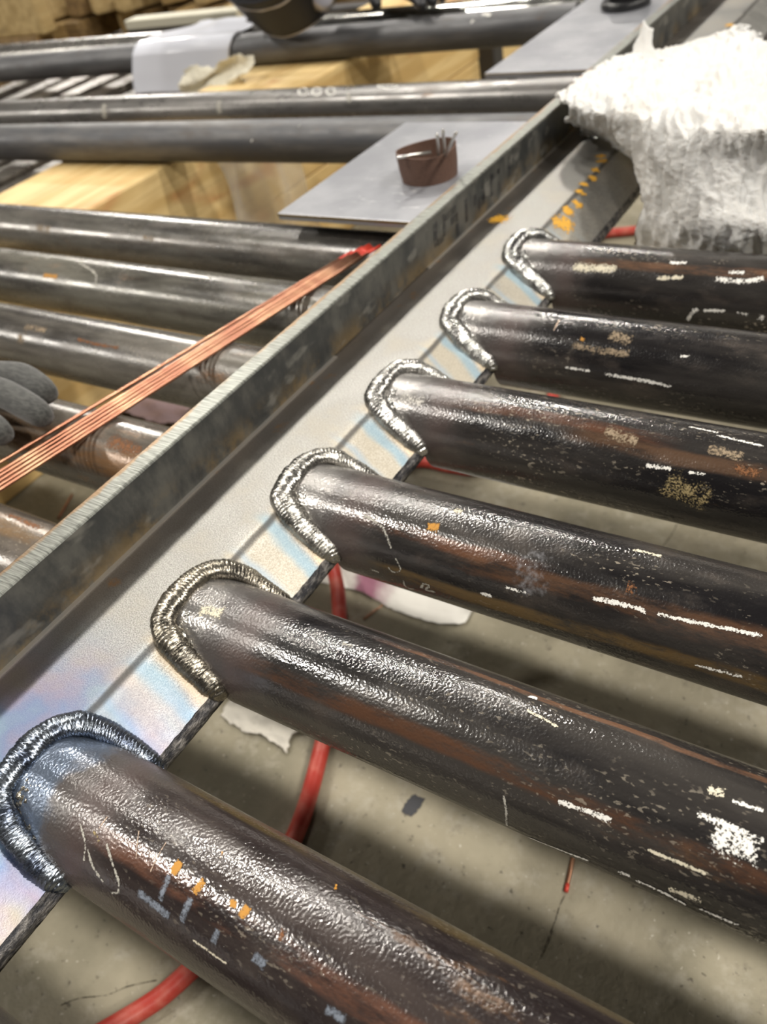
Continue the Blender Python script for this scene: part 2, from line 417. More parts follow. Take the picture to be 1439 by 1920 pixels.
# ---- marks on the pipes: (pipe, [(x, angle)], width, colour)
def mark_mat(name, col, lo, hi, rough=.8, sc_=900, bumpy=True, maxa=1.0):
    x = M(name); uv = x.n.new('ShaderNodeSeparateXYZ'); x.t.links.new(x.tc.outputs['UV'], uv.inputs[0])
    e = x.math('ABSOLUTE', uv.outputs[1]); 
    nz = x.math('MULTIPLY_ADD', x.noise(sc_, 3, .65), .75, x.math('MULTIPLY', x.noise(sc_*.25, 3, .6), .45))
    al = x.rng(x.math('SUBTRACT', nz, x.math('MULTIPLY', x.math('POWER', e, 2.0), .42)), lo, hi, 0., maxa)
    x.set(base=col, rough=rough, alpha=al, spec=.3)
    if bumpy: x.bump(nz, .6, .0004)
    return x.m
MM = {'chalk': mark_mat('chalk_grey', (.46, .44, .39), .40, .66), 'white': mark_mat('chalk_white', (.85, .83, .78), .46, .60), 'cream': mark_mat('chalk_cream', (.70, .64, .50), .44, .60),
      'scratch': mark_mat('scratch', (.55, .42, .33), .40, .62), 'blue': mark_mat('grey_blue_paint', (.20, .225, .27), .30, .70, .45), 'orange': mark_mat('orange_paint', (.50, .24, .04), .30, .55, .5),
      'rust': mark_mat('rust_patch', (.22, .095, .04), .44, .70), 'yellow': mark_mat('yellow_scale', (.36, .28, .14), .50, .72), 'tan': mark_mat('tan_scale', (.30, .23, .155), .42, .72, sc_=600),
      'silver': mark_mat('bright_spatter', (.6, .57, .52), .50, .66, .3), 'haze': mark_mat('pale_dust', (.50, .50, .53), .42, .9, .6, 300, False, .42)}
MARKS = [
 ('P0',[(0.0444, -0.434),(0.051, -0.601),(0.0532, -0.832)],0.0011,'chalk'),
 ('P0',[(0.0533, -0.642),(0.0587, -0.823),(0.066, -0.941)],0.0013,'chalk'),
 ('P0',[(0.0613, -0.452),(0.0684, -0.638),(0.0734, -0.783),(0.0745, -0.933),(0.0701, -1.027)],0.0013,'chalk'),
 ('P0',[(0.0551, -0.163),(0.0545, -0.365)],0.0005,'scratch'),
 ('P0',[(0.0722, -0.102),(0.0785, -0.433)],0.0005,'scratch'),
 ('P0',[(0.0866, -0.036),(0.0872, -0.479)],0.0005,'scratch'),
 ('P0',[(0.0843, -0.771),(0.0925, -0.785),(0.1029, -0.815)],0.0023,'blue'),
 ('P0',[(0.0962, -0.367),(0.0961, -0.713)],0.0021,'blue'),
 ('P0',[(0.0979, -0.164),(0.0966, -0.36)],0.0025,'orange'),
 ('P0',[(0.1111, -0.209),(0.109, -0.412)],0.0024,'orange'),
 ('P0',[(0.1091, -0.445),(0.1084, -0.795)],0.0022,'blue'),
 ('P0',[(0.1261, -0.216),(0.1274, -0.328)],0.002,'orange'),
 ('P0',[(0.1329, -0.195),(0.1318, -0.369)],0.0023,'orange'),
 ('P0',[(0.1498, -0.199),(0.1505, -0.364)],0.0023,'rust'),
 ('P0',[(0.1251, -0.592),(0.1248, -0.797)],0.002,'blue'),
 ('P0',[(0.1423, -0.634),(0.1489, -0.664)],0.0026,'blue'),
 ('P0',[(0.1102, 0.134),(0.1113, 0.155)],0.0019,'orange'),
 ('P0',[(0.1558, 0.535),(0.1572, 0.562)],0.002,'orange'),
 ('P0',[(0.052, -0.401),(0.058, -0.499)],0.0017,'yellow'),
 ('P0',[(0.175, -0.696),(0.1838, -0.69)],0.0025,'blue'),
 ('P0',[(0.1148, -0.902),(0.1336, -0.922)],0.001,'cream'),
 ('P1',[(0.0122, -0.291),(0.0198, -0.214),(0.0284, -0.157)],0.006,'cream'),
 ('P1',[(0.1925, -1.097),(0.1942, -1.348),(0.1937, -1.763)],0.0011,'chalk'),
 ('P1',[(0.201, -1.879),(0.2304, -1.65)],0.0017,'white'),
 ('P1',[(0.2401, -1.593),(0.2463, -1.541)],0.0024,'white'),
 ('P1',[(0.2474, -1.595),(0.2595, -1.591),(0.2674, -1.653)],0.0018,'white'),
 ('P1',[(0.2711, -1.588),(0.2858, -1.544)],0.0017,'white'),
 ('P1',[(0.2677, -0.508),(0.2778, -0.511),(0.2874, -0.479)],0.009,'white'),
 ('P1',[(0.2625, -0.339),(0.2746, -0.345),(0.2865, -0.366)],0.0027,'white'),
 ('P1',[(0.2629, -0.003),(0.2708, 0.021)],0.0039,'cream'),
 ('P1',[(0.2721, -0.035),(0.2839, -0.013)],0.0017,'white'),
 ('P1',[(0.2141, -0.869),(0.2257, -0.833),(0.2362, -0.825)],0.0022,'white'),
 ('P1',[(0.2494, -0.985),(0.2722, -0.973)],0.0015,'cream'),
 ('P1',[(0.1864, 0.432),(0.1916, 0.445)],0.002,'white'),
 ('P1',[(0.0959, 0.095),(0.103, 0.118)],0.0023,'chalk'),
 ('P1',[(0.189, 0.15),(0.2054, 0.061)],0.0015,'cream'),
 ('P1',[(0.2593, -1.462),(0.2725, -1.394)],0.0031,'cream'),
 ('P2',[(0.0823, -1.651),(0.0817, -1.837),(0.0838, -1.905),(0.0887, -1.827)],0.0015,'chalk'),
 ('P2',[(0.093, -1.734),(0.0957, -1.57),(0.0991, -1.568),(0.0964, -1.731),(0.1027, -1.698)],0.0015,'chalk'),
 ('P2',[(0.0604, -1.627),(0.0664, -1.638)],0.0015,'chalk'),
 ('P2',[(0.0529, -0.553),(0.0673, -0.695),(0.0756, -1.03)],0.0015,'chalk'),
 ('P2',[(0.0784, -1.161),(0.0818, -1.386),(0.0765, -1.496),(0.0734, -1.404)],0.0009,'chalk'),
 ('P2',[(0.0926, -0.46),(0.1002, -0.414)],0.0034,'orange'),
 ('P2',[(0.1015, 0.044),(0.1084, 0.02)],0.0034,'cream'),
 ('P2',[(0.2013, -0.546),(0.2088, -0.535)],0.0055,'rust'),
 ('P2',[(0.1877, -0.853),(0.2061, -0.813),(0.2149, -0.828)],0.0023,'white'),
 ('P2',[(0.2185, -0.81),(0.2419, -0.757),(0.265, -0.688)],0.0019,'white'),
 ('P2',[(0.1977, 0.193),(0.213, 0.212)],0.0023,'cream'),
 ('P2',[(0.1433, -1.1),(0.1564, -1.086)],0.0016,'white'),
 ('P2',[(0.1518, -0.246),(0.1559, -0.609),(0.1612, -1.214)],0.016,'haze'),
 ('P2',[(0.1302, -1.365),(0.1378, -1.345)],0.0025,'white'),
 ('P2',[(0.2387, -1.463),(0.2615, -1.398)],0.0019,'white'),
 ('P3',[(0.1876, -1.066),(0.2045, -1.25),(0.2206, -1.39)],0.0163,'yellow'),
 ('P3',[(0.1498, -0.361),(0.173, -0.515)],0.0067,'tan'),
 ('P3',[(0.208, -0.35),(0.2291, -0.415)],0.0057,'tan'),
 ('P3',[(0.1791, -0.892),(0.1943, -0.868)],0.0024,'white'),
 ('P3',[(0.1939, 0.113),(0.2114, 0.084)],0.0015,'white'),
 ('P3',[(0.2092, 0.005),(0.2362, -0.083)],0.0017,'white'),
 ('P3',[(0.2023, -0.863),(0.212, -0.844)],0.0017,'white'),
 ('P3',[(0.0116, -0.503),(0.0339, -0.498)],0.0077,'silver'),
 ('P3',[(0.2227, -0.62),(0.2389, -0.652)],0.0051,'rust'),
 ('P4',[(0.0925, -0.767),(0.1119, -0.841),(0.1351, -0.785)],0.005,'tan'),
 ('P4',[(0.0906, -1.301),(0.1105, -1.304)],0.0018,'white'),
 ('P4',[(0.118, -1.329),(0.1434, -1.335),(0.165, -1.379)],0.0025,'white'),
 ('P4',[(0.0786, -0.173),(0.0779, -0.53)],0.0011,'scratch'),
 ('P4',[(0.1656, -0.715),(0.172, -0.685)],0.002,'white'),
 ('P4',[(0.0993, -0.674),(0.1002, -0.565)],0.0025,'orange'),
 ('P4',[(0.1153, -0.394),(0.1345, -0.511)],0.0078,'tan'),
 ('P5',[(0.1231, -0.419),(0.1363, -0.375)],0.0028,'white'),
 ('P5',[(0.1657, -0.543),(0.1776, -0.533)],0.0027,'white'),
 ('P5',[(0.1581, -0.733),(0.1764, -0.755),(0.1918, -0.627)],0.0038,'white'),
 ('P5',[(0.1169, -0.856),(0.1376, -0.768)],0.0031,'cream'),
 ('P5',[(0.1428, -1.889),(0.1474, -1.587),(0.1517, -1.498)],0.0032,'white'),
 ('P5',[(0.1541, -1.517),(0.1703, -1.468)],0.0023,'white'),
 ('P5',[(0.177, -1.483),(0.1861, -1.502)],0.0023,'white'),
 ('P5',[(0.1915, -1.508),(0.1973, -1.567)],0.0045,'white'),
 ('P5',[(0.0492, -0.748),(0.0874, -0.71)],0.0066,'cream'),
 ('L1',[(-0.4511, -0.112),(-0.4341, -0.272),(-0.4142, -0.543),(-0.4094, -0.988)],0.0022,'chalk'),
 ('L2',[(-0.3285, -0.59),(-0.3031, -0.641),(-0.273, -0.617)],0.0032,'rust'),
 ('L2',[(-0.4119, -0.897),(-0.396, -0.897)],0.0108,'tan'),
 ('L2',[(-0.405, -0.522),(-0.3704, -0.514)],0.0059,'tan'),
 ('L0',[(-0.6362, -0.922),(-0.6056, -0.989)],0.009,'tan'),
 ('L3',[(-0.1769, -0.399),(-0.1361, -0.532)],0.0112,'rust'),
 ('L1',[(-0.4938, -0.788),(-0.4705, -0.776)],0.0033,'orange'),
 ('L4',[(-0.1821, 0.395),(-0.1408, 0.324)],0.0055,'rust'),
 ('L0',[(-0.45, -0.919),(-0.4289, -0.97)],0.0047,'tan'),
 ('F2',[(-0.5524, -0.372),(-0.5522, -0.549),(-0.557, -0.611),(-0.5636, -0.539),(-0.5688, -0.353),(-0.5709, -0.104),(-0.5683, 0.049),(-0.5591, -0.127),(-0.5524, -0.372)],0.0032,'white'),
 ('F2',[(-0.5273, -0.401),(-0.5272, -0.572),(-0.532, -0.632),(-0.5384, -0.562),(-0.5433, -0.383),(-0.5449, -0.153),(-0.5418, -0.026),(-0.5334, -0.173),(-0.5273, -0.401)],0.0031,'white'),
 ('F2',[(-0.5017, -0.429),(-0.5018, -0.594),(-0.5066, -0.652),(-0.5128, -0.584),(-0.5174, -0.412),(-0.5186, -0.198),(-0.5152, -0.087),(-0.5074, -0.216),(-0.5017, -0.429)],0.0031,'white'),
 ('F2',[(-0.3998, -0.143),(-0.4015, -0.333),(-0.412, -0.386),(-0.4246, -0.301),(-0.4331, -0.073),(-0.3998, -0.143)],0.003,'white'),
 ('F2',[(-0.984, -0.547),(-0.9824, -0.983),(-0.9826, -1.579)],0.013,'chalk'),
 ('F2',[(-0.7199, -0.642),(-0.7192, -1.104),(-0.7175, -1.481)],0.0101,'chalk'),
 ('F2',[(-1.2913, -0.648),(-1.2853, -1.334)],0.0103,'chalk'),
 ('F2',[(-0.4893, -0.139),(-0.4687, 0.02)],0.0046,'yellow'),
 ('F2',[(-0.4783, -0.554),(-0.4696, -1.097)],0.0076,'chalk'),
 ('F3',[(-0.4741, -0.713),(-0.4703, -0.969)],0.0072,'white'),
 ('F3',[(-0.4606, -0.362),(-0.4383, -0.559)],0.0072,'white'),
 ('F1',[(-0.4706, -0.476),(-0.4666, -0.508)],0.0057,'white'),
 ('F1',[(-0.5482, -1.151),(-0.5444, -1.245)],0.0044,'white'),
]
NM = {'chalk': 'chalk_mark', 'white': 'chalk_mark', 'cream': 'chalk_mark', 'scratch': 'scratch_mark', 'blue': 'paint_mark', 'orange': 'paint_mark', 'rust': 'rust_patch', 'yellow': 'scale_patch', 'tan': 'scale_patch', 'silver': 'weld_spatter', 'haze': 'dust_patch'}
LB = {'chalk': 'grey chalk strokes', 'white': 'white chalk streaks', 'cream': 'cream chalk patch', 'blue': 'grey-blue paint letters', 'orange': 'orange paint dabs'}
def ribbon(pts, w_, r, lift):
    P = catmull([Vector((a, b*r, 0)) for a, b in pts], 8); d = [0.0]
    for k in range(1, len(P)): d.append(d[-1] + (P[k]-P[k-1]).length)
    V, UV = [], []; nv = 7
    for k, p in enumerate(P):
        t = (P[min(k+1, len(P)-1)] - P[max(k-1, 0)]); t = t.normalized() if t.length > 0 else Vector((1, 0, 0))
        nn = Vector((-t.y, t.x, 0))
        for j in range(nv):
            v = -1 + 2*j/(nv-1); q = p + nn*v*w_*.5
            a = q.y/r; V.append((q.x, (r+lift)*math.sin(a), (r+lift)*math.cos(a)))
            en = max(0.0, 1 - min(d[k], d[-1]-d[k])/(w_*.35)); UV.append((d[k]*100, max(abs(v), en)))
    return V, grid_faces(len(P), nv), UV
def add_marks(key, pipe, r, dx=0.0):
    for m_, (k, pts, w_, c) in enumerate(MARKS):
        if k != key: continue
        V, F, U = ribbon([(a - dx, b) for a, b in pts], w_*({'blue': 1.9, 'orange': 1.9}.get(c, 1.7)), r, .00012 + .00002*(m_ % 9))
        mesh(NM[c], V, F, MM[c], pipe, uvs=U)

def pipe_mesh(name, x0, x1, r, mat, thick=.004, seg=96, dome=0.0, nx=24):
    V = []; xs_ = list(np.linspace(x0, x1, nx))
    for a in xs_:
        for k in range(seg):
            t = 2*math.pi*k/seg; V.append((a, r*math.sin(t), r*math.cos(t)))
    rings = nx
    for a in (x1, x0):                                  # open bore
        for k in range(seg):
            t = 2*math.pi*k/seg; V.append((a, (r-thick)*math.sin(t), (r-thick)*math.cos(t)))
    F = [tuple(reversed(q)) for q in grid_faces(rings + 2, seg, True)]
    for k in range(seg):
        k2 = (k+1) % seg; F.append((k, k2, (rings+1)*seg + k2, (rings+1)*seg + k))
    o = mesh(name, V, F, mat)
    me = o.data
    return o
def autosmooth(o, ang=40):
    md = o.modifiers.new('edges', 'EDGE_SPLIT'); md.split_angle = math.radians(ang)
PB = [
 dict(seed=0, bands=[(-.3, .25, -1, 2, BR, .6)]),
 dict(seed=1, dark=(.020,.015,.015), grey=(.060,.047,.043), bands=[(-.36, .17, .03, 2, (.15, .070, .045), .9), (1.05, .18, .05, 2, OLIVE, .35)], rust=.2, chalky=.25, tint=(.15, .19, .26)),
 dict(seed=2, bands=[(-.80, .15, .02, 2, BR, .95), (.48, .07, .10, 2, (.22, .11, .06), .8), (1.1, .15, .02, .4, OLIVE, .3)], rust=.15),
 dict(seed=3, bands=[(-.62, .14, .03, .13, (.15, .065, .035), .9), (-.82, .20, .10, .30, (.15, .075, .04), .7), (-1.50, .17, .05, 2, (.17, .10, .03), .75), (-.95, .2, .2, 2, (.14, .085, .06), .6)], rust=.25, chalky=.45),
 dict(seed=4, bands=[(-.35, .15, .03, .16, (.15, .065, .035), .7), (-.62, .17, .12, 2, (.15, .085, .050), .7)], rust=.45, chalky=.55),
 dict(seed=5, bands=[(.75, .12, .03, 2, (.26, .14, .08), .8)], rust=.25, chalky=.4),
 dict(seed=6, bands=[(-.55, .15, .04, 2, (.20, .105, .06), .8)], rust=.2, chalky=.6),
]
PX = [None, 'pipe whose end carries grey-blue paint letters and a chalk letter', 'pipe with a large white chalk scrub and a brown rust line', 'pipe with a pale dust smear around it', 'pipe with speckled yellow-brown scale patches',
      'pipe with a tan streak and a thin scratch on top', 'pipe nearest the white rags, with white chalk writing low on its side']
frame_m0 = pipe_mat('pipe_steel_out', **PB[0])
for i, yc in enumerate(YP):
    i -= 2; q_ = max(i, 0)
    o = pipe_mesh('pipe', -.004, 1.15, RP, pipe_mat('pipe_steel_%d' % i, **PB[q_]) if i >= 0 else frame_m0)
    if i == 0: pass
    # trim the end to sit on the header: the coped mouth follows the lip
    me = o.data
    for v in me.vertices:
        if abs(v.co.x + .004) < 1e-6:
            zz = v.co.z + ZP
            if zz < 0: v.co.x = min(.036, .0 - zz*CX/CD + .001)
            else: v.co.x = -.004
    o.location = (0, yc, ZP); autosmooth(o); fpart(o)
    if i > 0 and PX[i]: tag(o, PX[i])
    if i < 0: continue
    V, F = bead(i, yc)
    wb = mesh('weld_bead', V, F, wmats[i], o); wb.location = (0, 0, -ZP)
    if i: add_marks('P%d' % (i-1), o, RP)

for i, pipe_ in enumerate([o for o in frame.children if o.name.startswith('pipe') and 0 <= o.location.y < .6]):
    rnd = random.Random(90 + i); V = []; NA, NX = 46, 22; a0, a1 = -1.30, -.30 + .2*rnd.random()
    for ia in range(NA):
        a = a0 + (a1 - a0)*ia/(NA-1); z_ = ZP + RP*math.cos(a); xb = (.0 if z_ > 0 else -z_*CX/CD) + .0055
        for ix in range(NX):
            q = ix/(NX-1); xx = xb + .013*q; e = math.sin(math.pi*ia/(NA-1))**.6*max(0, 1 - q*1.05)
            h = (abs(mn.noise(Vector((xx*420, a*13, i*7.3))))*1.6 + .5*mn.noise(Vector((xx*900, a*26, i)))) * e
            hh = -.0003 + .0032*max(0, h - .10 - .30*q); V.append((xx, (RP+hh)*math.sin(a), (RP+hh)*math.cos(a)))
    mesh('weld_spatter', V, [tuple(reversed(q)) for q in grid_faces(NA, NX)], wmats[min(6, i+2)], pipe_)

# orange paint dabs in a row on the lip, in front of the rags
om = mark_mat('lip_orange_paint', (.62, .33, .04), .40, .52, .6, 350)
for (xx, yy, a, b) in [(.009, .612, .010, .012), (.006, .632, .006, .007), (.0075, .650, .005, .006), (.003, .668, .006, .005), (.000, .684, .005, .005), (.002, .700, .005, .005), (-.001, .716, .006, .005), (-.003, .738, .007, .006),
                     (-.008, .750, .007, .005), (-.045, .60, .012, .010), (.002, 1.10, .007, .012), (-.001, 1.135, .006, .008), (-.001, 1.165, .006, .008), (-.004, 1.195, .006, .008)]:
    V, U = [], []; NS = 8
    for i in range(NS+1):
        for j in range(NS+1):
            u, v = -1 + 2*i/NS, -1 + 2*j/NS; px = xx + a*u*1.3
            V.append((px, yy + b*v*1.3, prof_z(px) + .00025)); U.append((u, min(1, math.hypot(u, v))))
    fpart(mesh('paint_mark', V, grid_faces(NS+1, NS+1), om, uvs=U))

# ---------------------------------------------------------------- loose pipes left of the header
LZ = -.033
LP = [(.5610, 'dark steel pipe left of the header, running just below the grey plate with the cup', dict(seed=11, rust=.35, dark=(.045,.041,.038), grey=(.17,.16,.14), bands=[(-1.0, .2, -2, 1, (.12, .09, .07), .4)])),
      (.4535, 'steel pipe with a bent chalk line, under the far end of the copper rods', dict(seed=12, rust=.30, dark=(.05,.046,.04), grey=(.19,.18,.15))),
      (.3515, 'steel pipe with tan rust spots, crossed by the middle of the copper rods', dict(seed=13, rust=.50, dark=(.055,.05,.045), grey=(.19,.175,.15))),
      (.2400, 'rusty steel pipe with the grey glove resting on it', dict(seed=14, rust=.85, dark=(.06,.05,.042), grey=(.19,.165,.135), bands=[(-.9, .5, -.5, -.12, (.26, .125, .04), .7)])),
      (.1300, 'rusty brown steel pipe nearest the camera, left of the header', dict(seed=15, rust=.8, dark=(.06,.05,.042), grey=(.20,.17,.14), bands=[(.1, .3, -2, 1, (.26, .15, .06), .7)]))]
for i, (yc, lab, kw) in enumerate(LP):
    o = pipe_mesh('steel_pipe', -1.75, -.0788, RP, pipe_mat('loose_pipe_%d' % i, weldend=False, peel=.8, rough=.24, metal=.2, **kw), nx=12)
    o.location = (0, yc, LZ); autosmooth(o); tag(o, lab, 'pipe', 'pipes left of the header')
    add_marks('L%d' % i, o, RP)
for (yc, lab) in ((.0235, 'rusty pipe under the flange, next to the nearest brown one, just outside the picture'), (-.083, 'second pipe outside the picture, hidden past the near end of the flange')):
    o = pipe_mesh('steel_pipe', -1.75, -.0788, RP, frame_m0, nx=4); o.location = (0, yc, LZ); autosmooth(o); tag(o, lab, 'pipe', 'pipes left of the header')
# pipes of the far rack
FP = [('F1', (-.35, .884), (-1.128, .859), -2.3, -.0800, .0285, 'smooth grey steel pipe that runs under the cup plate, nearest of the far rack', dict(seed=21, rust=.1, dark=(.05,.052,.06), grey=(.125,.12,.118), chalky=.1, metal=.2)),
      ('F2', (-.154, 1.024), (-1.297, .991), -2.3, -.0800, .0285, 'steel pipe with white chalk figures and pale bands, second of the far rack', dict(seed=22, rust=.15, dark=(.10,.095,.09), grey=(.20,.19,.18), chalky=.2, metal=.5)),
      ('F3', (-.331, 1.409), (-1.738, 1.335), -3.2, -.2950, .0285, 'dark grey steel pipe under the white sheet and the helmet', dict(seed=23, rust=.1, dark=(.06,.06,.065), grey=(.125,.125,.13), chalky=.1, metal=.3))]
for (k, a, b, x0, x1, r, lab, kw) in FP:
    al = math.atan2(a[1]-b[1], a[0]-b[0]); y0 = a[1] + (0 - a[0])*math.tan(al)
    o = pipe_mesh('steel_pipe', x0, x1, r, pipe_mat('far_pipe_' + k, weldend=False, peel=.4, rough=.50 if k != 'F2' else .30, **kw), nx=10)
    o.location = (0, y0, -.0345); o.rotation_euler = (0, 0, al); autosmooth(o); tag(o, lab, 'pipe', 'pipes of the far rack')
    add_marks(k, o, r)
o = pipe_mesh('steel_pipe', -1.92, -.90, .0285, pipe_mat('far_pipe_4', 24, weldend=False, peel=.3, rough=.25, dark=(.16,.15,.14), grey=(.26,.25,.23), rust=.1, metal=.6), nx=4)
o.location = (0, 1.452, -.0345); autosmooth(o); tag(o, 'shiny grey steel pipe with its open end showing, behind the white sheet', 'pipe', 'pipes of the far rack')
o = pipe_mesh('steel_pipe', -.88, -.10, .0285, pipe_mat('far_pipe_5', 25, weldend=False, peel=.25, rough=.13, dark=(.40,.40,.38), grey=(.62,.61,.57), rust=.05, metal=.9, chalky=0), nx=4)
o.location = (0, 1.492, -.0345); autosmooth(o); tag(o, 'bright polished steel pipe beside the black glove', 'pipe', 'pipes of the far rack')

# ---------------------------------------------------------------- copper-coated filler rods
cu = M('copper_coat'); n = cu.noise(40, 3, .6, k=(1, 1, 1)); cu.set(base=cu.mix(cu.rng(n, .4, .65), (.42, .19, .12), (.60, .34, .21)), metal=.95, rough=.30)
red = sm('red_tip', (.55, .05, .03), .4, .2)
def rod(a, b, r=.0014, lab='', grp=None, tip=True, cat='filler rod', tl=.016):
    a = Vector(a); b = Vector(b); pts = [a.lerp(b, k/8) for k in range(9)]
    o = tube('filler_rod', [p - a for p in pts], r, cu.m, seg=12); o.location = a
    if tip: 
        d = (b - a).normalized(); tube('rod_tip', [b - a - d*tl, b - a + d*.0004], r*1.06, red, o, seg=12)
    tag(o, lab, cat, grp); return o
RZ = LZ + RP + .0018
rl = [((-.2437 + .0054*k, .0500 - .002*k), (-.1486 + .0039*k, .5295 + .003*((k*2) % 3)), 0) for k in range(5)]
for k, (a, b, z) in enumerate(rl):
    rod((a[0], a[1], RZ + z), (b[0], b[1], RZ + z), lab='thin copper-coated filler rod in the bundle lying across the dark pipes', grp='copper filler rods in a bundle')
rod((-.2575, .050, RZ), (-.1536, .520, RZ), lab='single copper filler rod splayed away from the bundle beside the grey glove')
rod((0.1529, 0.2577, FZ + .0012), (0.1608, 0.2147, FZ + .0016), .0016, 'short copper rod with a red tip lying on the floor between big pipes', cat='filler rod', tl=.006)
rod((-0.6343, 0.3764, FZ + .0012), (-0.6555, 0.4212, FZ + .0018), .0017, 'copper rod end on the shaded floor, left of the header', tip=False)
rod((-0.139, 0.3873, FZ + .0012), (-0.1269, 0.4236, FZ + .0012), .0008, 'thin dark wire end under the stained cloth', tip=False, cat='wire')

# ---------------------------------------------------------------- red air hose
hm = M('red_rubber'); n = hm.noise(60, 4, .6); hm.set(base=hm.mix(hm.rng(n, .4, .7), (.40, .040, .028), (.48, .11, .08)), rough=.42, spec=.4)
hp = [(-0.1523, -0.1178), (-0.0905, -0.0239), (-0.0697, 0.0206), (-0.0569, 0.086), (-0.0584, 0.1558), (-0.0884, 0.2402), (-0.123, 0.3194), (-0.1649, 0.3873), (-0.2117, 0.4426), (-0.2528, 0.5181), (-0.2431, 0.6089), (-0.2102, 0.639), (-0.1637, 0.6424), (-0.1316, 0.6549), (-0.0978, 0.7361), (-0.1341, 0.9783), (-0.2068, 1.2447), (-0.2251, 1.3021), (-0.1776, 1.3307), (-0.0373, 1.3779), (0.3019, 1.4022)]
hz = []
for (a, b) in hp: hz.append((a, b, FZ + .0082 + (.020 if .37 < b < .47 else 0)))
tag(tube('air_hose', catmull(hz, 8), .0078, hm.m, seg=20), 'faded red rubber air hose winding over the floor under the frame', 'hose')

# ---------------------------------------------------------------- steel plates behind the flange
pm = M('grey_plate'); n = pm.noise(14, 4, .6); s2 = pm.noise(130, 3, .7, k=(.3, 1, 1)); 
c = pm.mix(pm.rng(n, .35, .65), (.27, .275, .30), (.36, .365, .39)); c = pm.mix(pm.math('MULTIPLY', pm.rng(s2, .62, .72), .5), c, (.72, .72, .72))
pm.set(base=c, metal=.35, rough=.38); pm.bump(s2, .15, .0003)
pe = sm('plate_edge', (.035, .032, .025), .5, .3); pl = sm('plate_brown_rim', (.22, .16, .07), .5, .4)
def plate(x0, x1, y0, y1, lab, z=.020, zb=-.0028):
    r = box('steel_plate', x0, x1, y0, y1, z - .0065, z, pm.m, b=.0006); tag(r, lab, 'plate', 'grey steel plates behind the flange')
    box('plate_rim', x0 - .0004, x1, y0 - .0004, y0 + .0005, z - .0028, z - .0006, pl, r)
    box('support_bar', x0 + .004, x1, y0 + .035, y0 + .045, zb, z - .0065, pe, r); box('support_bar', x0 + .004, x1, y1 - .012, y1 - .004, zb, z - .0065, pe, r)
    return r
plate(-.2500, XL - .0002, .5425, .788, 'grey steel plate with the brown tape cup standing on it, behind the flange')
plate(-.2880, XL - .0002, 1.059, 1.455, 'grey steel plate farther along the flange, with the black block and its shadow disc on it', -.008, -.0345)

# brown ring cup with electrodes
bm_ = M('brown_tape'); n = bm_.noise(700, 2, .6); bm_.set(base=bm_.mix(bm_.rng(n, .3, .7), (.105, .055, .038), (.145, .08, .055)), rough=.7); bm_.bump(n, .3, .0003)
cup = tag(empty('tape_cup', (-.1345, .640, .020)), 'small brown cloth-tape cup standing on the grey steel plate', 'cup')
R0 = .0272
V = []; seg = 64
for (rr, zz) in ((R0*.93, .0), (R0*.98, .012), (R0, .026), (R0, .0265), (R0 - .0009, .0265), (R0 - .0009, .026), (R0*.98 - .0009, .012), (R0*.93 - .0009, .0006)):
    for k in range(seg):
        a = 2*math.pi*k/seg; pt = 1 + .10*max(0, math.cos(a - 3.6))**8
        V.append((rr*pt*math.cos(a), rr*pt*math.sin(a), zz + (.0012*math.sin(a*2) if zz > .02 else 0)))
mesh('cup_wall', V, grid_faces(8, seg, True), bm_.m, cup)
lathe('cup_base', [(0, .0), (R0*.93, .0), (R0*.93, .0008), (0, .0008)], sm('cup_base_dark', (.03, .025, .02), .8), cup)
wm_ = sm('tungsten_steel', (.72, .70, .66), .25, .9)
for k, (a, b, lab) in enumerate((((-.1300, .6500, .0216), (-.0990, .6020, .0725), 'silver electrode standing in the brown cup, the shorter of the close pair'), ((-.1270, .6560, .0216), (-.0955, .6067, .0745), 'silver electrode standing in the brown cup, the longer of the close pair'),
                               ((-.1320, .6480, .0216), (-.0820, .6065, .0725), 'silver electrode in the brown cup leaning toward the flange'), ((-.1270, .6330, .0450), (-.1490, .6080, .0492), 'silver electrode lying over the near rim of the brown cup'))):
    a = Vector(a); b = Vector(b); 
    o = tube('tungsten_electrode', [Vector((0, 0, 0)), (b-a)*.5, (b-a)*.94, b-a], lambda t: .0016 if t < .8 else .0008, wm_, seg=12); o.location = a
    tag(o, lab, 'electrode', 'electrodes in the brown cup')

# black block on the farther plate, its shadow and reflection modelled as a disc
blk = sm('black_plastic', (.016, .016, .017), .35)
mb = tag(empty('magnet_base', (-.200, 1.368, -.008)), 'square black block over a black disc that stands for its shadow, on the farther plate', 'magnetic base')
lathe('shadow_disc', [(0, 0), (.036, 0), (.037, .002), (.037, .009), (.035, .011), (0, .011)], blk, mb)  # black disc in place of the dark shadow and reflection under the block
box('block', -.022, .022, -.016, .028, .011, .060, blk, mb, b=.002)
lathe('knob', [(0, 0), (.007, 0), (.007, .004), (.005, .006), (0, .006)], wm_, mb, 24, (.0, -.017, .030)).rotation_euler = (math.pi/2, 0, 0)

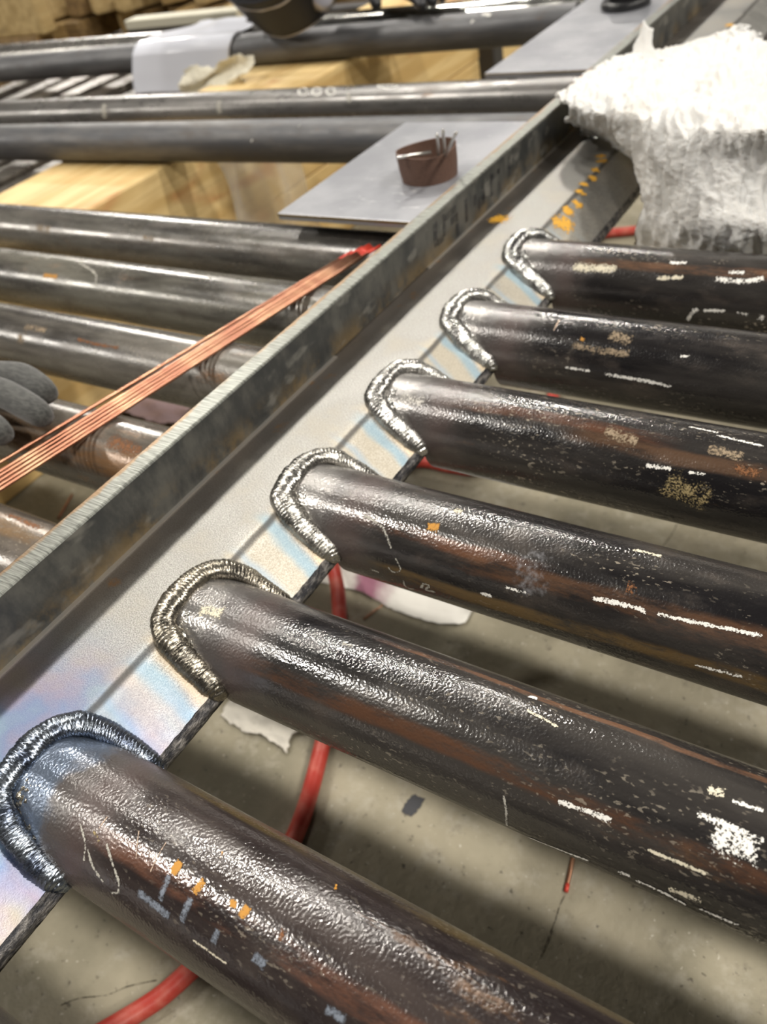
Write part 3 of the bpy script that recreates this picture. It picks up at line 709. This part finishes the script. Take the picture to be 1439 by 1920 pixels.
# ---------------------------------------------------------------- rags piled over the header
towel = M('white_rag'); n1 = towel.noise(170, 5, .65, k=(1, .6, .6)); n2 = towel.noise(800, 3, .6)
towel.set(base=towel.mix(towel.rng(towel.noise(10, 3, .6), .4, .7), (.68, .67, .65), (.65, .625, .58)), rough=.95, spec=.1, sub=.25)
towel.b.inputs['Subsurface Radius'].default_value = (.006, .005, .004); towel.b.inputs['Subsurface Scale'].default_value = 1.0
a_ = towel.bump(n1, .6, .0022); towel.bump(n2, .6, .0008, a_)
TOW= [[[-0.066, 0.7909, 0.045], [-0.0614, 0.866, 0.045], [-0.0329, 0.9097, 0.05], [-0.0296, 0.9957, 0.03], [0.0247, 1.0196, 0.035], [0.0606, 0.9939, 0.05], [0.105, 0.9138, 0.05], [0.1677, 0.8544, 0.05]], [[-0.0472, 0.7491, 0.052], [-0.0195, 0.764, 0.06], [0.0174, 0.7745, 0.065], [0.0473, 0.7732, 0.06], [0.0932, 0.7641, 0.07], [0.1201, 0.761, 0.07], [0.1479, 0.7306, 0.07], [0.194, 0.7209, 0.06]], [[-0.04, 0.7389, 0.048], [-0.0018, 0.7132, 0.055], [0.0417, 0.6897, 0.06], [0.0904, 0.6397, 0.07], [0.1324, 0.6148, 0.08], [0.1582, 0.6142, 0.08], [0.1792, 0.6179, 0.075], [0.2151, 0.6402, 0.06]], [[-0.0387, 0.7505, 0.035], [-0.0075, 0.7273, 0.035], [0.0274, 0.7045, 0.035], [0.0859, 0.6243, 0.045], [0.1346, 0.5999, 0.055], [0.166, 0.6093, 0.052], [0.1919, 0.6059, 0.05], [0.2261, 0.6146, 0.04]], [[-0.0488, 0.7946, 0.012], [-0.0212, 0.7738, 0.012], [0.0263, 0.7292, 0.012], [0.0715, 0.6432, 0.018], [0.1318, 0.5878, 0.034], [0.1718, 0.5947, 0.03], [0.1989, 0.6091, 0.02], [0.236, 0.6274, 0.01]], [[-0.0488, 0.8044, 0.006], [-0.0141, 0.7765, 0.006], [0.0401, 0.7216, 0.002], [0.0669, 0.6541, -0.012], [0.1312, 0.5815, 0.012], [0.177, 0.5829, 0.008], [0.2079, 0.596, 0.0], [0.2436, 0.6232, -0.01]], [[-0.0459, 0.8028, 0.005], [-0.0114, 0.7764, 0.004], [0.0443, 0.7186, -0.008], [0.05, 0.6811, -0.055], [0.126, 0.6102, -0.035], [0.1748, 0.6151, -0.04], [0.2108, 0.6373, -0.05], [0.25, 0.6647, -0.06]]]
def bumpy(p, k=1.0):
    v_ = Vector((p.x*1.5 + .4*p.y, p.y*.55, p.z*.45))
    d = mn.noise(p*20)*.007 + abs(mn.noise(v_*62 + Vector((3, 1, 2))))*-.0065 + mn.noise(v_*120)*.0022 + mn.noise(p*230)*.0011 + mn.noise(p*480)*.0007
    return d*k
def sheet_surface(rows, nu, nv):
    """Catmull-Rom patch through the control rows"""
    R = [catmull(r, nv) for r in rows]; cols = len(R[0]); out = []
    C_ = [catmull([r[j] for r in R], nu) for j in range(cols)]
    return [[C_[j][i] for j in range(cols)] for i in range(len(C_[0]))]
S = sheet_surface(TOW, 34, 34)
def thick_sheet(name, S, mat, th=.006, disp=True, parent=None, k=1.0, sd=0):
    nu, nv = len(S), len(S[0]); top, bot = [], []
    a0, b0 = nu//3, nv//2; sg = 1 if (S[a0+1][b0]-S[a0-1][b0]).cross(S[a0][b0+1]-S[a0][b0-1]).z > 0 else -1
    for i in range(nu):
        for j in range(nv):
            p = S[i][j]; du = S[min(i+1, nu-1)][j] - S[max(i-1, 0)][j]; dv = S[i][min(j+1, nv-1)] - S[i][max(j-1, 0)]
            n = du.cross(dv); n = n.normalized() if n.length > 0 else Vector((0, 0, 1))
            n = n*sg
            q = p + Vector((sd, sd, 0)); e = min(1, i/10, j/10, (nu-1-i)/10, (nv-1-j)/10)
            fr = Vector((mn.noise(q*190), mn.noise(q*190 + Vector((7, 0, 0))), mn.noise(q*190 + Vector((0, 9, 0)))))*.0045*(1-e) + Vector((mn.noise(q*60), mn.noise(q*60 + Vector((5, 5, 0))), 0))*.008*(1-e)
            top.append(p + n*(bumpy(q, k)*(.35 + .65*e)) + fr*k); bot.append(p - n*th*(.3 + .7*e) + fr*k)
    f1 = grid_faces(nu, nv); N = nu*nv
    f = f1 + [tuple(reversed([i + N for i in q])) for q in f1]
    rim = [j for j in range(nv)] + [i*nv + nv-1 for i in range(1, nu)] + [(nu-1)*nv + j for j in range(nv-2, -1, -1)] + [i*nv for i in range(nu-2, 0, -1)]
    for a, b in zip(rim, rim[1:] + rim[:1]): f.append((b, a, a + N, b + N))
    return mesh(name, top + bot, f, mat, parent)
rg = thick_sheet('cotton_rag', S, towel.m)
tag(rg, 'big fluffy white rag heaped over the flange and the far end of the header', 'rag')
# a torn tuft standing on its top edge
S2 = sheet_surface([[Vector(v) for v in r] for r in (
  [(-.024, .900, .070), (-.019, .905, .079), (-.012, .908, .070)], [(-.027, .890, .056), (-.016, .895, .062), (-.004, .900, .056)], [(-.022, .875, .046), (-.008, .880, .048), (.008, .885, .046)])], 8, 8)
tu = thick_sheet('torn_tuft', S2, towel.m, .003, sd=3, k=.45, parent=rg); tag(tu, 'torn tuft standing up from the rag')
S2 = sheet_surface([[Vector(v) for v in r] for r in (
  [(.175, .70, -.06), (.225, .705, -.04), (.30, .72, -.05)], [(.172, .69, -.11), (.225, .69, -.10), (.30, .70, -.11)], [(.17, .70, -.17), (.23, .70, -.17), (.30, .71, -.17)])], 22, 26)
tag(thick_sheet('cotton_rag', S2, towel.m, .006, sd=5), 'second white rag hanging low at the right edge, behind the last pipe', 'rag')

# ---------------------------------------------------------------- things on the floor
cl = M('stained_cloth'); X, Y, Z = cl.xyz()
wn = cl.math('ADD', X, cl.math('MULTIPLY_ADD', cl.noise(30, 3, .6), .03, -.015))
st = cl.math('MULTIPLY', cl.rng(wn, -0.1826, -0.1656), cl.rng(wn, -0.1463, -0.116, 1., 0.))
c = cl.mix(cl.math('MULTIPLY', st, .85), (.66, .64, .59), (.20, .02, .085)); cl.set(base=c, rough=.9); cl.bump(cl.noise(300, 3, .6), .3, .001)
rows = []
for (yo, z1) in zip([0.5302, 0.4938, 0.4575, 0.4357, 0.4212, 0.4115], (.004, .010, .006, .013, .008, .003)):
    rows.append([Vector((a, yo + d, FZ + e)) for a, d, e in zip([-0.2613, -0.2371, -0.2008, -0.1584, -0.122, -0.0857, -0.0469, -0.0348], [-0.004, 0, 0.004, 0.006, 0, -0.002, 0.004, 0.012], (.002, z1, z1*.6 + .002, z1 + .003, z1, z1*.7 + .002, z1 + .002, .003))])
o = thick_sheet('shop_cloth', sheet_surface(rows, 8, 8), cl.m, .0015, k=.28); tag(o, 'white shop cloth with a magenta stain, crumpled on the floor behind the hose', 'cloth')
# torn scrap
scm = sm('scrap_paper', (.52, .49, .43), .9)
rows = [[Vector((-0.2044 + .017*j + .004*math.sin(i*2.1), 0.2565 - .009*i + .002*math.sin(j*2.3), FZ + .002 + .004*abs(math.sin(i*1.3 + j*.9)))) for j in range(6)] for i in range(5)]
tag(thick_sheet('paper_scrap', sheet_surface(rows, 8, 8), scm, .0008, k=.5, sd=2), 'torn greyish paper scrap on the concrete, beside the second weld', 'scrap')
pk = sm('pink_cloth', (.42, .31, .33), .9)
rows = [[Vector((-0.7579 + .036*j, 0.6452 - .017*i, FZ + .004 + .010*abs(math.sin(i*1.3 + j*1.7)))) for j in range(5)] for i in range(4)]
tag(thick_sheet('shop_cloth', sheet_surface(rows, 8, 8), pk, .001, k=.5, sd=6), 'dull pink cloth on the floor behind the rusty pipe left of the header', 'cloth')
dk = mark_mat('floor_smear', (.06, .06, .065), .2, .4, .8, 300, False)
V = [(0.0168 + .0075*u*(1 - .2*abs(v)) + .001*v, 0.2252 + .0103*v, FZ + .0006) for u in np.linspace(-1, 1, 9) for v in np.linspace(-1, 1, 9)]
U = [(u, max(abs(u), abs(v))**2) for u in np.linspace(-1, 1, 9) for v in np.linspace(-1, 1, 9)]
mesh('grease_spot', V, grid_faces(9, 9), dk, fl, uvs=U)

ck = mark_mat('floor_crack_dark', (.06, .05, .035), .35, .7, .9, 300, False, .75)
for pts in [[(-0.1489, -0.0408), (-0.1389, -0.0299), (-0.1209, -0.0178), (-0.1098, -0.0049), (-0.0916, 0.0099)], [(0.161, 0.2184), (0.1606, 0.2023), (0.1616, 0.1917), (0.1624, 0.1727), (0.1621, 0.1551)], [(0.1142, 0.6544), (0.115, 0.6272), (0.1112, 0.5991)]]:
    P = catmull([(a, b, 0) for a, b in pts], 8); V, U = [], []
    for k, p in enumerate(P):
        t = (P[min(k+1, len(P)-1)] - P[max(k-1, 0)]).normalized(); w2 = .0012*(.6 + .8*abs(mn.noise(p*90)))
        for j in range(5):
            v = -1 + j/2; V.append((p.x - t.y*v*w2, p.y + t.x*v*w2, FZ + .0005)); U.append((k, abs(v)))
    mesh('floor_crack', V, grid_faces(len(P), 5), ck, fl, uvs=U)

# ---------------------------------------------------------------- grey knit glove on the rusty pipe
gm = M('grey_knit'); X, Y, Z = gm.xyz(); wv = gm.noise(520, 3, .6, k=(.25, 1, 1)); gm.set(base=gm.mix(gm.rng(wv, .35, .65), (.030, .030, .028), (.070, .070, .064)), rough=.9, sheen=.3); gm.bump(wv, .6, .0008)
def skin_mesh(name, pts, edges, rad, mat, sub=2):
    me = bpy.data.meshes.new(name); me.from_pydata(pts, edges, []); o = link(bpy.data.objects.new(name, me))
    md = o.modifiers.new('skin', 'SKIN'); md.use_smooth_shade = True
    for v, r in zip(me.skin_vertices[0].data, rad): v.radius = (r[0], r[1]) if isinstance(r, tuple) else (r, r)
    me.skin_vertices[0].data[0].use_root = True
    s = o.modifiers.new('sub', 'SUBSURF'); s.levels = sub; s.render_levels = sub
    me.materials.append(mat); return o
glove = tag(empty('work_glove', (-.30, .21, .016)), 'dark grey knit work glove lying on the rusty pipe beside the copper rods', 'glove')
def gl(name, pts, rad):
    P = [Vector(p) - Vector((-.30, .21, .012)) for p in pts]
    o = skin_mesh(name, [tuple(p) for p in P], [(i, i+1) for i in range(len(P)-1)], rad, gm.m); o.parent = glove; return o
gl('palm', [(-.46, .190, -.002), (-.42, .195, .004), (-.37, .200, .008), (-.335, .203, .008)], [(.030, .016), (.042, .018), (.044, .016), (.040, .012)])
gl('cuff', [(-.54, .182, -.004), (-.50, .186, -.002), (-.46, .190, .0)], [(.036, .022), (.033, .020), (.032, .018)])
gl('finger', [(-.345, .232, .006), (-.315, .242, .012), (-.275, .246, .015), (-.245, .240, .011), (-.234, .237, .007)], [.011, .0115, .0112, .0105, .007])
gl('finger', [(-.345, .208, .010), (-.310, .217, .018), (-.265, .221, .018), (-.222, .216, .012), (-.210, .213, .008)], [.011, .012, .0118, .0110, .007])
gl('finger', [(-.345, .188, .008), (-.310, .193, .014), (-.265, .195, .014), (-.238, .191, .009), (-.228, .189, .005)], [.011, .0118, .0114, .0105, .007])
gl('finger', [(-.350, .168, .002), (-.320, .170, .006), (-.290, .170, .004), (-.272, .168, .0)], [.010, .0105, .0100, .007])
gl('thumb', [(-.42, .165, .0), (-.40, .145, -.002), (-.375, .135, -.004), (-.355, .130, -.006)], [.013, .0125, .012, .008])

# ---------------------------------------------------------------- glossy white sheet over the far pipe
gp = M('glossy_white_sheet'); gp.set(base=(.74, .76, .84), rough=.22, spec=.5, coat=.3); gp.bump(gp.noise(9, 3, .5), .4, .006)
r_ = .0300; sl_ = .0526; pc = (-1.135, 1.3665, -.0345)
rows = []
for (dy, dz) in [(.115, .036), (.085, .034), (.050, .0325)] + [(r_*math.cos(t)*1.05, r_*math.sin(t)*1.05 + .001) for t in (1.2, 1.7, 2.2, 2.7, 3.05)] + [(-.036, -.020), (-.040, -.042), (-.044, -.060)]:
    w0 = .135 if dy < .06 else .075; sh = .012 if dy > .06 else 0
    rows.append([Vector((pc[0] - w0 + 2*w0*j/6 + sh + (.012*math.sin(j + dz*30)), pc[1] + dy + (-w0 + 2*w0*j/6 + sh)*sl_ + .0015*math.sin(j*1.4 + dy*9), pc[2] + dz + .0008*math.sin(j*2.0))) for j in range(7)])
S3 = sheet_surface(rows, 4, 6); nu, nv = len(S3), len(S3[0])
o = mesh('paper_sheet', [p for r in S3 for p in r], grid_faces(nu, nv), gp.m); sd_ = o.modifiers.new('thickness', 'SOLIDIFY'); sd_.thickness = .0012
tag(o, 'glossy bluish-white sheet draped over the dark far pipe', 'sheet')
hol = sm('punched_hole', (.25, .26, .30), .7)
# cream rag hanging in front of it
cr = sm('cream_leather', (.66, .62, .50), .75)
rows = []
for i in range(7):
    t = i/6; rows.append([Vector((-1.075 + .02*abs(t-.4) + (.185 - .03*t + .01*math.sin(i*2))*j/6, 1.268 - .030*t + .010*math.sin(i*1.9 + j*1.3), -.042 - .060*t + .022*(j/6)*(1 - t) + .006*math.sin(j*1.7 + i))) for j in range(7)])
o = thick_sheet('crumpled_rag', sheet_surface(rows, 9, 9), cr, .005, k=.9, sd=8); tag(o, 'crumpled cream rag hanging in front of the glossy white sheet', 'rag')

# ---------------------------------------------------------------- welding helmet
hg = M('helmet_shell'); hg.set(base=(.020, .022, .030), rough=.5, spec=.25)
HC = Vector((-.850, 1.385, -.008)); hel = tag(empty('welding_helmet', HC), 'dark grey welding helmet resting chin-down on the far pipe beside the white sheet', 'helmet')
# shell: front half of a tall egg, narrow at the chin
def shell(off=0.0):
    V = []; NU, NV = 40, 48
    for i in range(NU+1):
        t = i/NU                                     # 0 chin .. 1 crown
        z = .31*t; hw = (.086 + .042*math.sin(min(1, t*2.1)*math.pi/2)**.8) - .03*max(0, t-.75)*4*.6
        dp = .060 + .085*math.sin(min(1, t*1.9)*math.pi/2)
        if t > .68:
            q_ = math.sqrt(max(0.0, 1 - ((t - .68)/.32)**2)); hw = hw*q_ + .002; dp = dp*q_ + .002
        for j in range(NV+1):
            a = math.pi*(j/NV); c_, s_ = math.cos(a), math.sin(a)
            flat = abs(c_)**.8*(1 if c_ > 0 else -1)
            V.append(((hw - off)*flat, -(dp - off)*s_**.75 + .015*(1-t), z + .012*(1-t)*(1 - s_)*2 + .012*abs(c_)*(1-t)))
    return V, grid_faces(NU+1, NV+1)
v, f = shell(); o = mesh('shell', v, f, hg.m, hel); m_ = o.modifiers.new('t', 'SOLIDIFY'); m_.thickness = .003
rimm = sm('helmet_rim', (.42, .42, .48), .25, .3)
rim = [Vector(p) for p in v[:49]]; tube('chin_rim', rim, .0034, rimm, hel, seg=8)
# window frame
def on_shell(u, z):   # u -1..1 across
    t = z/.31; i = t*40; j = (1-(u+1)/2)*48; i0 = min(39, int(i)); j0 = min(47, int(j)); fi, fj = i - i0, j - j0
    g = lambda a, b: Vector(v[a*49 + b]); return g(i0, j0).lerp(g(i0, j0+1), fj).lerp(g(i0+1, j0).lerp(g(i0+1, j0+1), fj), fi)
def loop(u0, z0, z1, off): 
    pts = []
    for k in range(41):
        a = 2*math.pi*k/40; cu_, su_ = math.cos(a), math.sin(a)
        uu = u0*abs(cu_)**.6*(1 if cu_ > 0 else -1); zz = (z0+z1)/2 + (z1-z0)/2*abs(su_)**.6*(1 if su_ > 0 else -1)
        p = on_shell(uu, zz); pts.append(p + Vector((0, -off, 0)))
    return pts
tube('window_rim', loop(.50, .055, .19, .002), .003, rimm, hel, seg=8)
tube('window_frame', loop(.44, .070, .18, .005), .004, hg.m, hel, seg=8)
L_ = loop(.40, .085, .172, .004); mesh('lens', L_[:-1], [tuple(range(40))], sm('lens_glass', (.10, .10, .10), .15), hel, smooth=False)
kn = lathe('knob', [(0, .02), (.014, .02), (.018, .016), (.020, 0), (0, 0)], rimm, hel, 24, (.098, -.035, .052)); kn.rotation_euler = (math.pi/2*.8, 0, .75)
vent = tube('cheek_vent', [on_shell(.62, .02) + Vector((.002, -.003, 0)), on_shell(.66, .035) + Vector((.003, -.004, 0)), on_shell(.70, .055) + Vector((.003, -.004, 0))], .008, blk, hel, seg=14)

# black leather glove lying on the far pipes
bg = sm('black_leather', (.022, .022, .026), .42); bl_ = tag(empty('leather_glove', (-.66, 1.47, .02)), 'black leather glove lying on the far pipes beside the helmet', 'glove')
def bgl(name, pts, rad):
    P = [Vector(p) - Vector((-.66, 1.47, .02)) for p in pts]; o = skin_mesh(name, [tuple(p) for p in P], [(i, i+1) for i in range(len(P)-1)], rad, bg); o.parent = bl_
bgl('palm', [(-.74, 1.50, .030), (-.70, 1.49, .034), (-.655, 1.47, .034), (-.62, 1.455, .032)], [(.030, .018), (.036, .020), (.038, .020), (.034, .016)])
bgl('cuff', [(-.82, 1.53, .03), (-.78, 1.515, .03), (-.74, 1.50, .03)], [(.04, .026), (.036, .024), (.032, .02)])
for k, (dx, dy) in enumerate(((0, .03), (.004, .008), (0, -.016), (-.01, -.036))):
    bgl('finger', [(-.635 + dx, 1.46 + dy, .034), (-.60 + dx, 1.448 + dy, .032), (-.568 + dx, 1.432 + dy*1.1, .022), (-.552 + dx, 1.42 + dy*1.1, .010)], [.013, .013, .012, .009])
bgl('thumb', [(-.70, 1.455, .03), (-.69, 1.425, .024), (-.675, 1.405, .012)], [.014, .0135, .010])

# ---------------------------------------------------------------- stored stock: flats, clear wrap, lumber
fms = [pipe_mat('flat_bar_%d' % k, 40+k, weldend=False, peel=.2, rough=.3, dark=(.12,.105,.09), grey=(.24,.22,.19), rust=.25, metal=.5) for k in range(2)]
for k in range(12):
    x0 = -1.055 - .075*k; 
    o = box('flat_bar', x0 - .062, x0 - (.0 if k % 3 else .012), .35, 1.62, FZ, -.126 + .020*((k*7) % 3)/2 + .003*(k % 2), fms[k % 2], b=.002)
    tag(o, 'brown-grey steel flat on edge in the row beyond the timbers, under the pipes', 'steel bar', 'steel flats beyond the timbers')
# off-white bar behind the sheet
o = box('painted_bar', -1.45, -1.10, 1.500, 1.545, -.008, .012, sm('cream_paint', (.56, .53, .42), .5), b=.002); tag(o, 'short off-white painted bar on the far pipes behind the white sheet', 'bar')
# clear plastic wrap beside the timber
pw = M('clear_plastic'); pw.set(base=(.85, .84, .80), rough=.18, trans=.6, ior=1.2, alpha=.4)
rows = []
for i in range(6):
    t = i/5; rows.append([Vector((-.728 + .010*j + .02*t + .012*math.sin(j*1.9 + i*.6), .94 + .022*j + .01*math.sin(i*1.4 + j), -.070 - .22*t + .010*math.sin(j*2.3))) for j in range(7)])
o = mesh('plastic_wrap', [p for r in sheet_surface(rows, 6, 6) for p in r], grid_faces(31, 37), pw.m); m_ = o.modifiers.new('t', 'SOLIDIFY'); m_.thickness = .0006
tag(o, 'crumpled clear plastic wrap hanging beside the pine timber', 'plastic wrap')
# lumber pile far behind, upper left
lw = [wood('lumber_%d' % k, 10 + k, a, b, (.10, .06, .02)) for k, (a, b) in enumerate((((.20, .125, .045), (.34, .23, .09)), ((.10, .06, .022), (.22, .14, .055)), ((.34, .24, .10), (.50, .37, .18))))]
rnd = random.Random(5); protos = []
for k in range(3):
    v_, f_ = box_data(-.10, .10, -.045, .045, -.036, .036, .004); me = bpy.data.meshes.new('lumber_block'); me.from_pydata(v_, [], f_); me.materials.append(lw[k]); protos.append(me)
pile = tag(empty('lumber_pile', (-2.9, 2.45, FZ)), 'blurred stack of yellow-brown short lumber far behind the pipes, with dark gaps', 'lumber pile')
for lay in range(7):
    for k in range(26):
        if rnd.random() < .16: continue
        b_ = bpy.data.objects.new('lumber_block', protos[rnd.randrange(3)]); link(b_); b_.parent = pile
        b_.location = (-1.3 + .128*k + rnd.uniform(-.02, .02) , -.12 + rnd.uniform(-.07, .07) + .03*lay, .041 + .082*lay)
        b_.rotation_euler = (0, 0, math.pi/2 + rnd.uniform(-.6, .6)); 
pl_ = box('plank', -3.7, -2.41, 2.0, 2.06, -.10, .06, lw[2], b=.006); tag(pl_, 'thick pale plank on edge at the left end of the lumber pile', 'plank')
sr = box('lumber_bearer', -3.5, -2.45, 1.985, 2.065, FZ, -.10, lw[1], b=.004); tag(sr, 'brown lumber bearer lying under the thick pale plank', 'timber')
db = box('channel_bar', -1.90, -.70, 1.90, 1.95, FZ, -.078, sm('dark_paint', (.03, .028, .028), .5), b=.003); tag(db, 'dark steel channel lying between the far pipes and the lumber', 'steel bar')
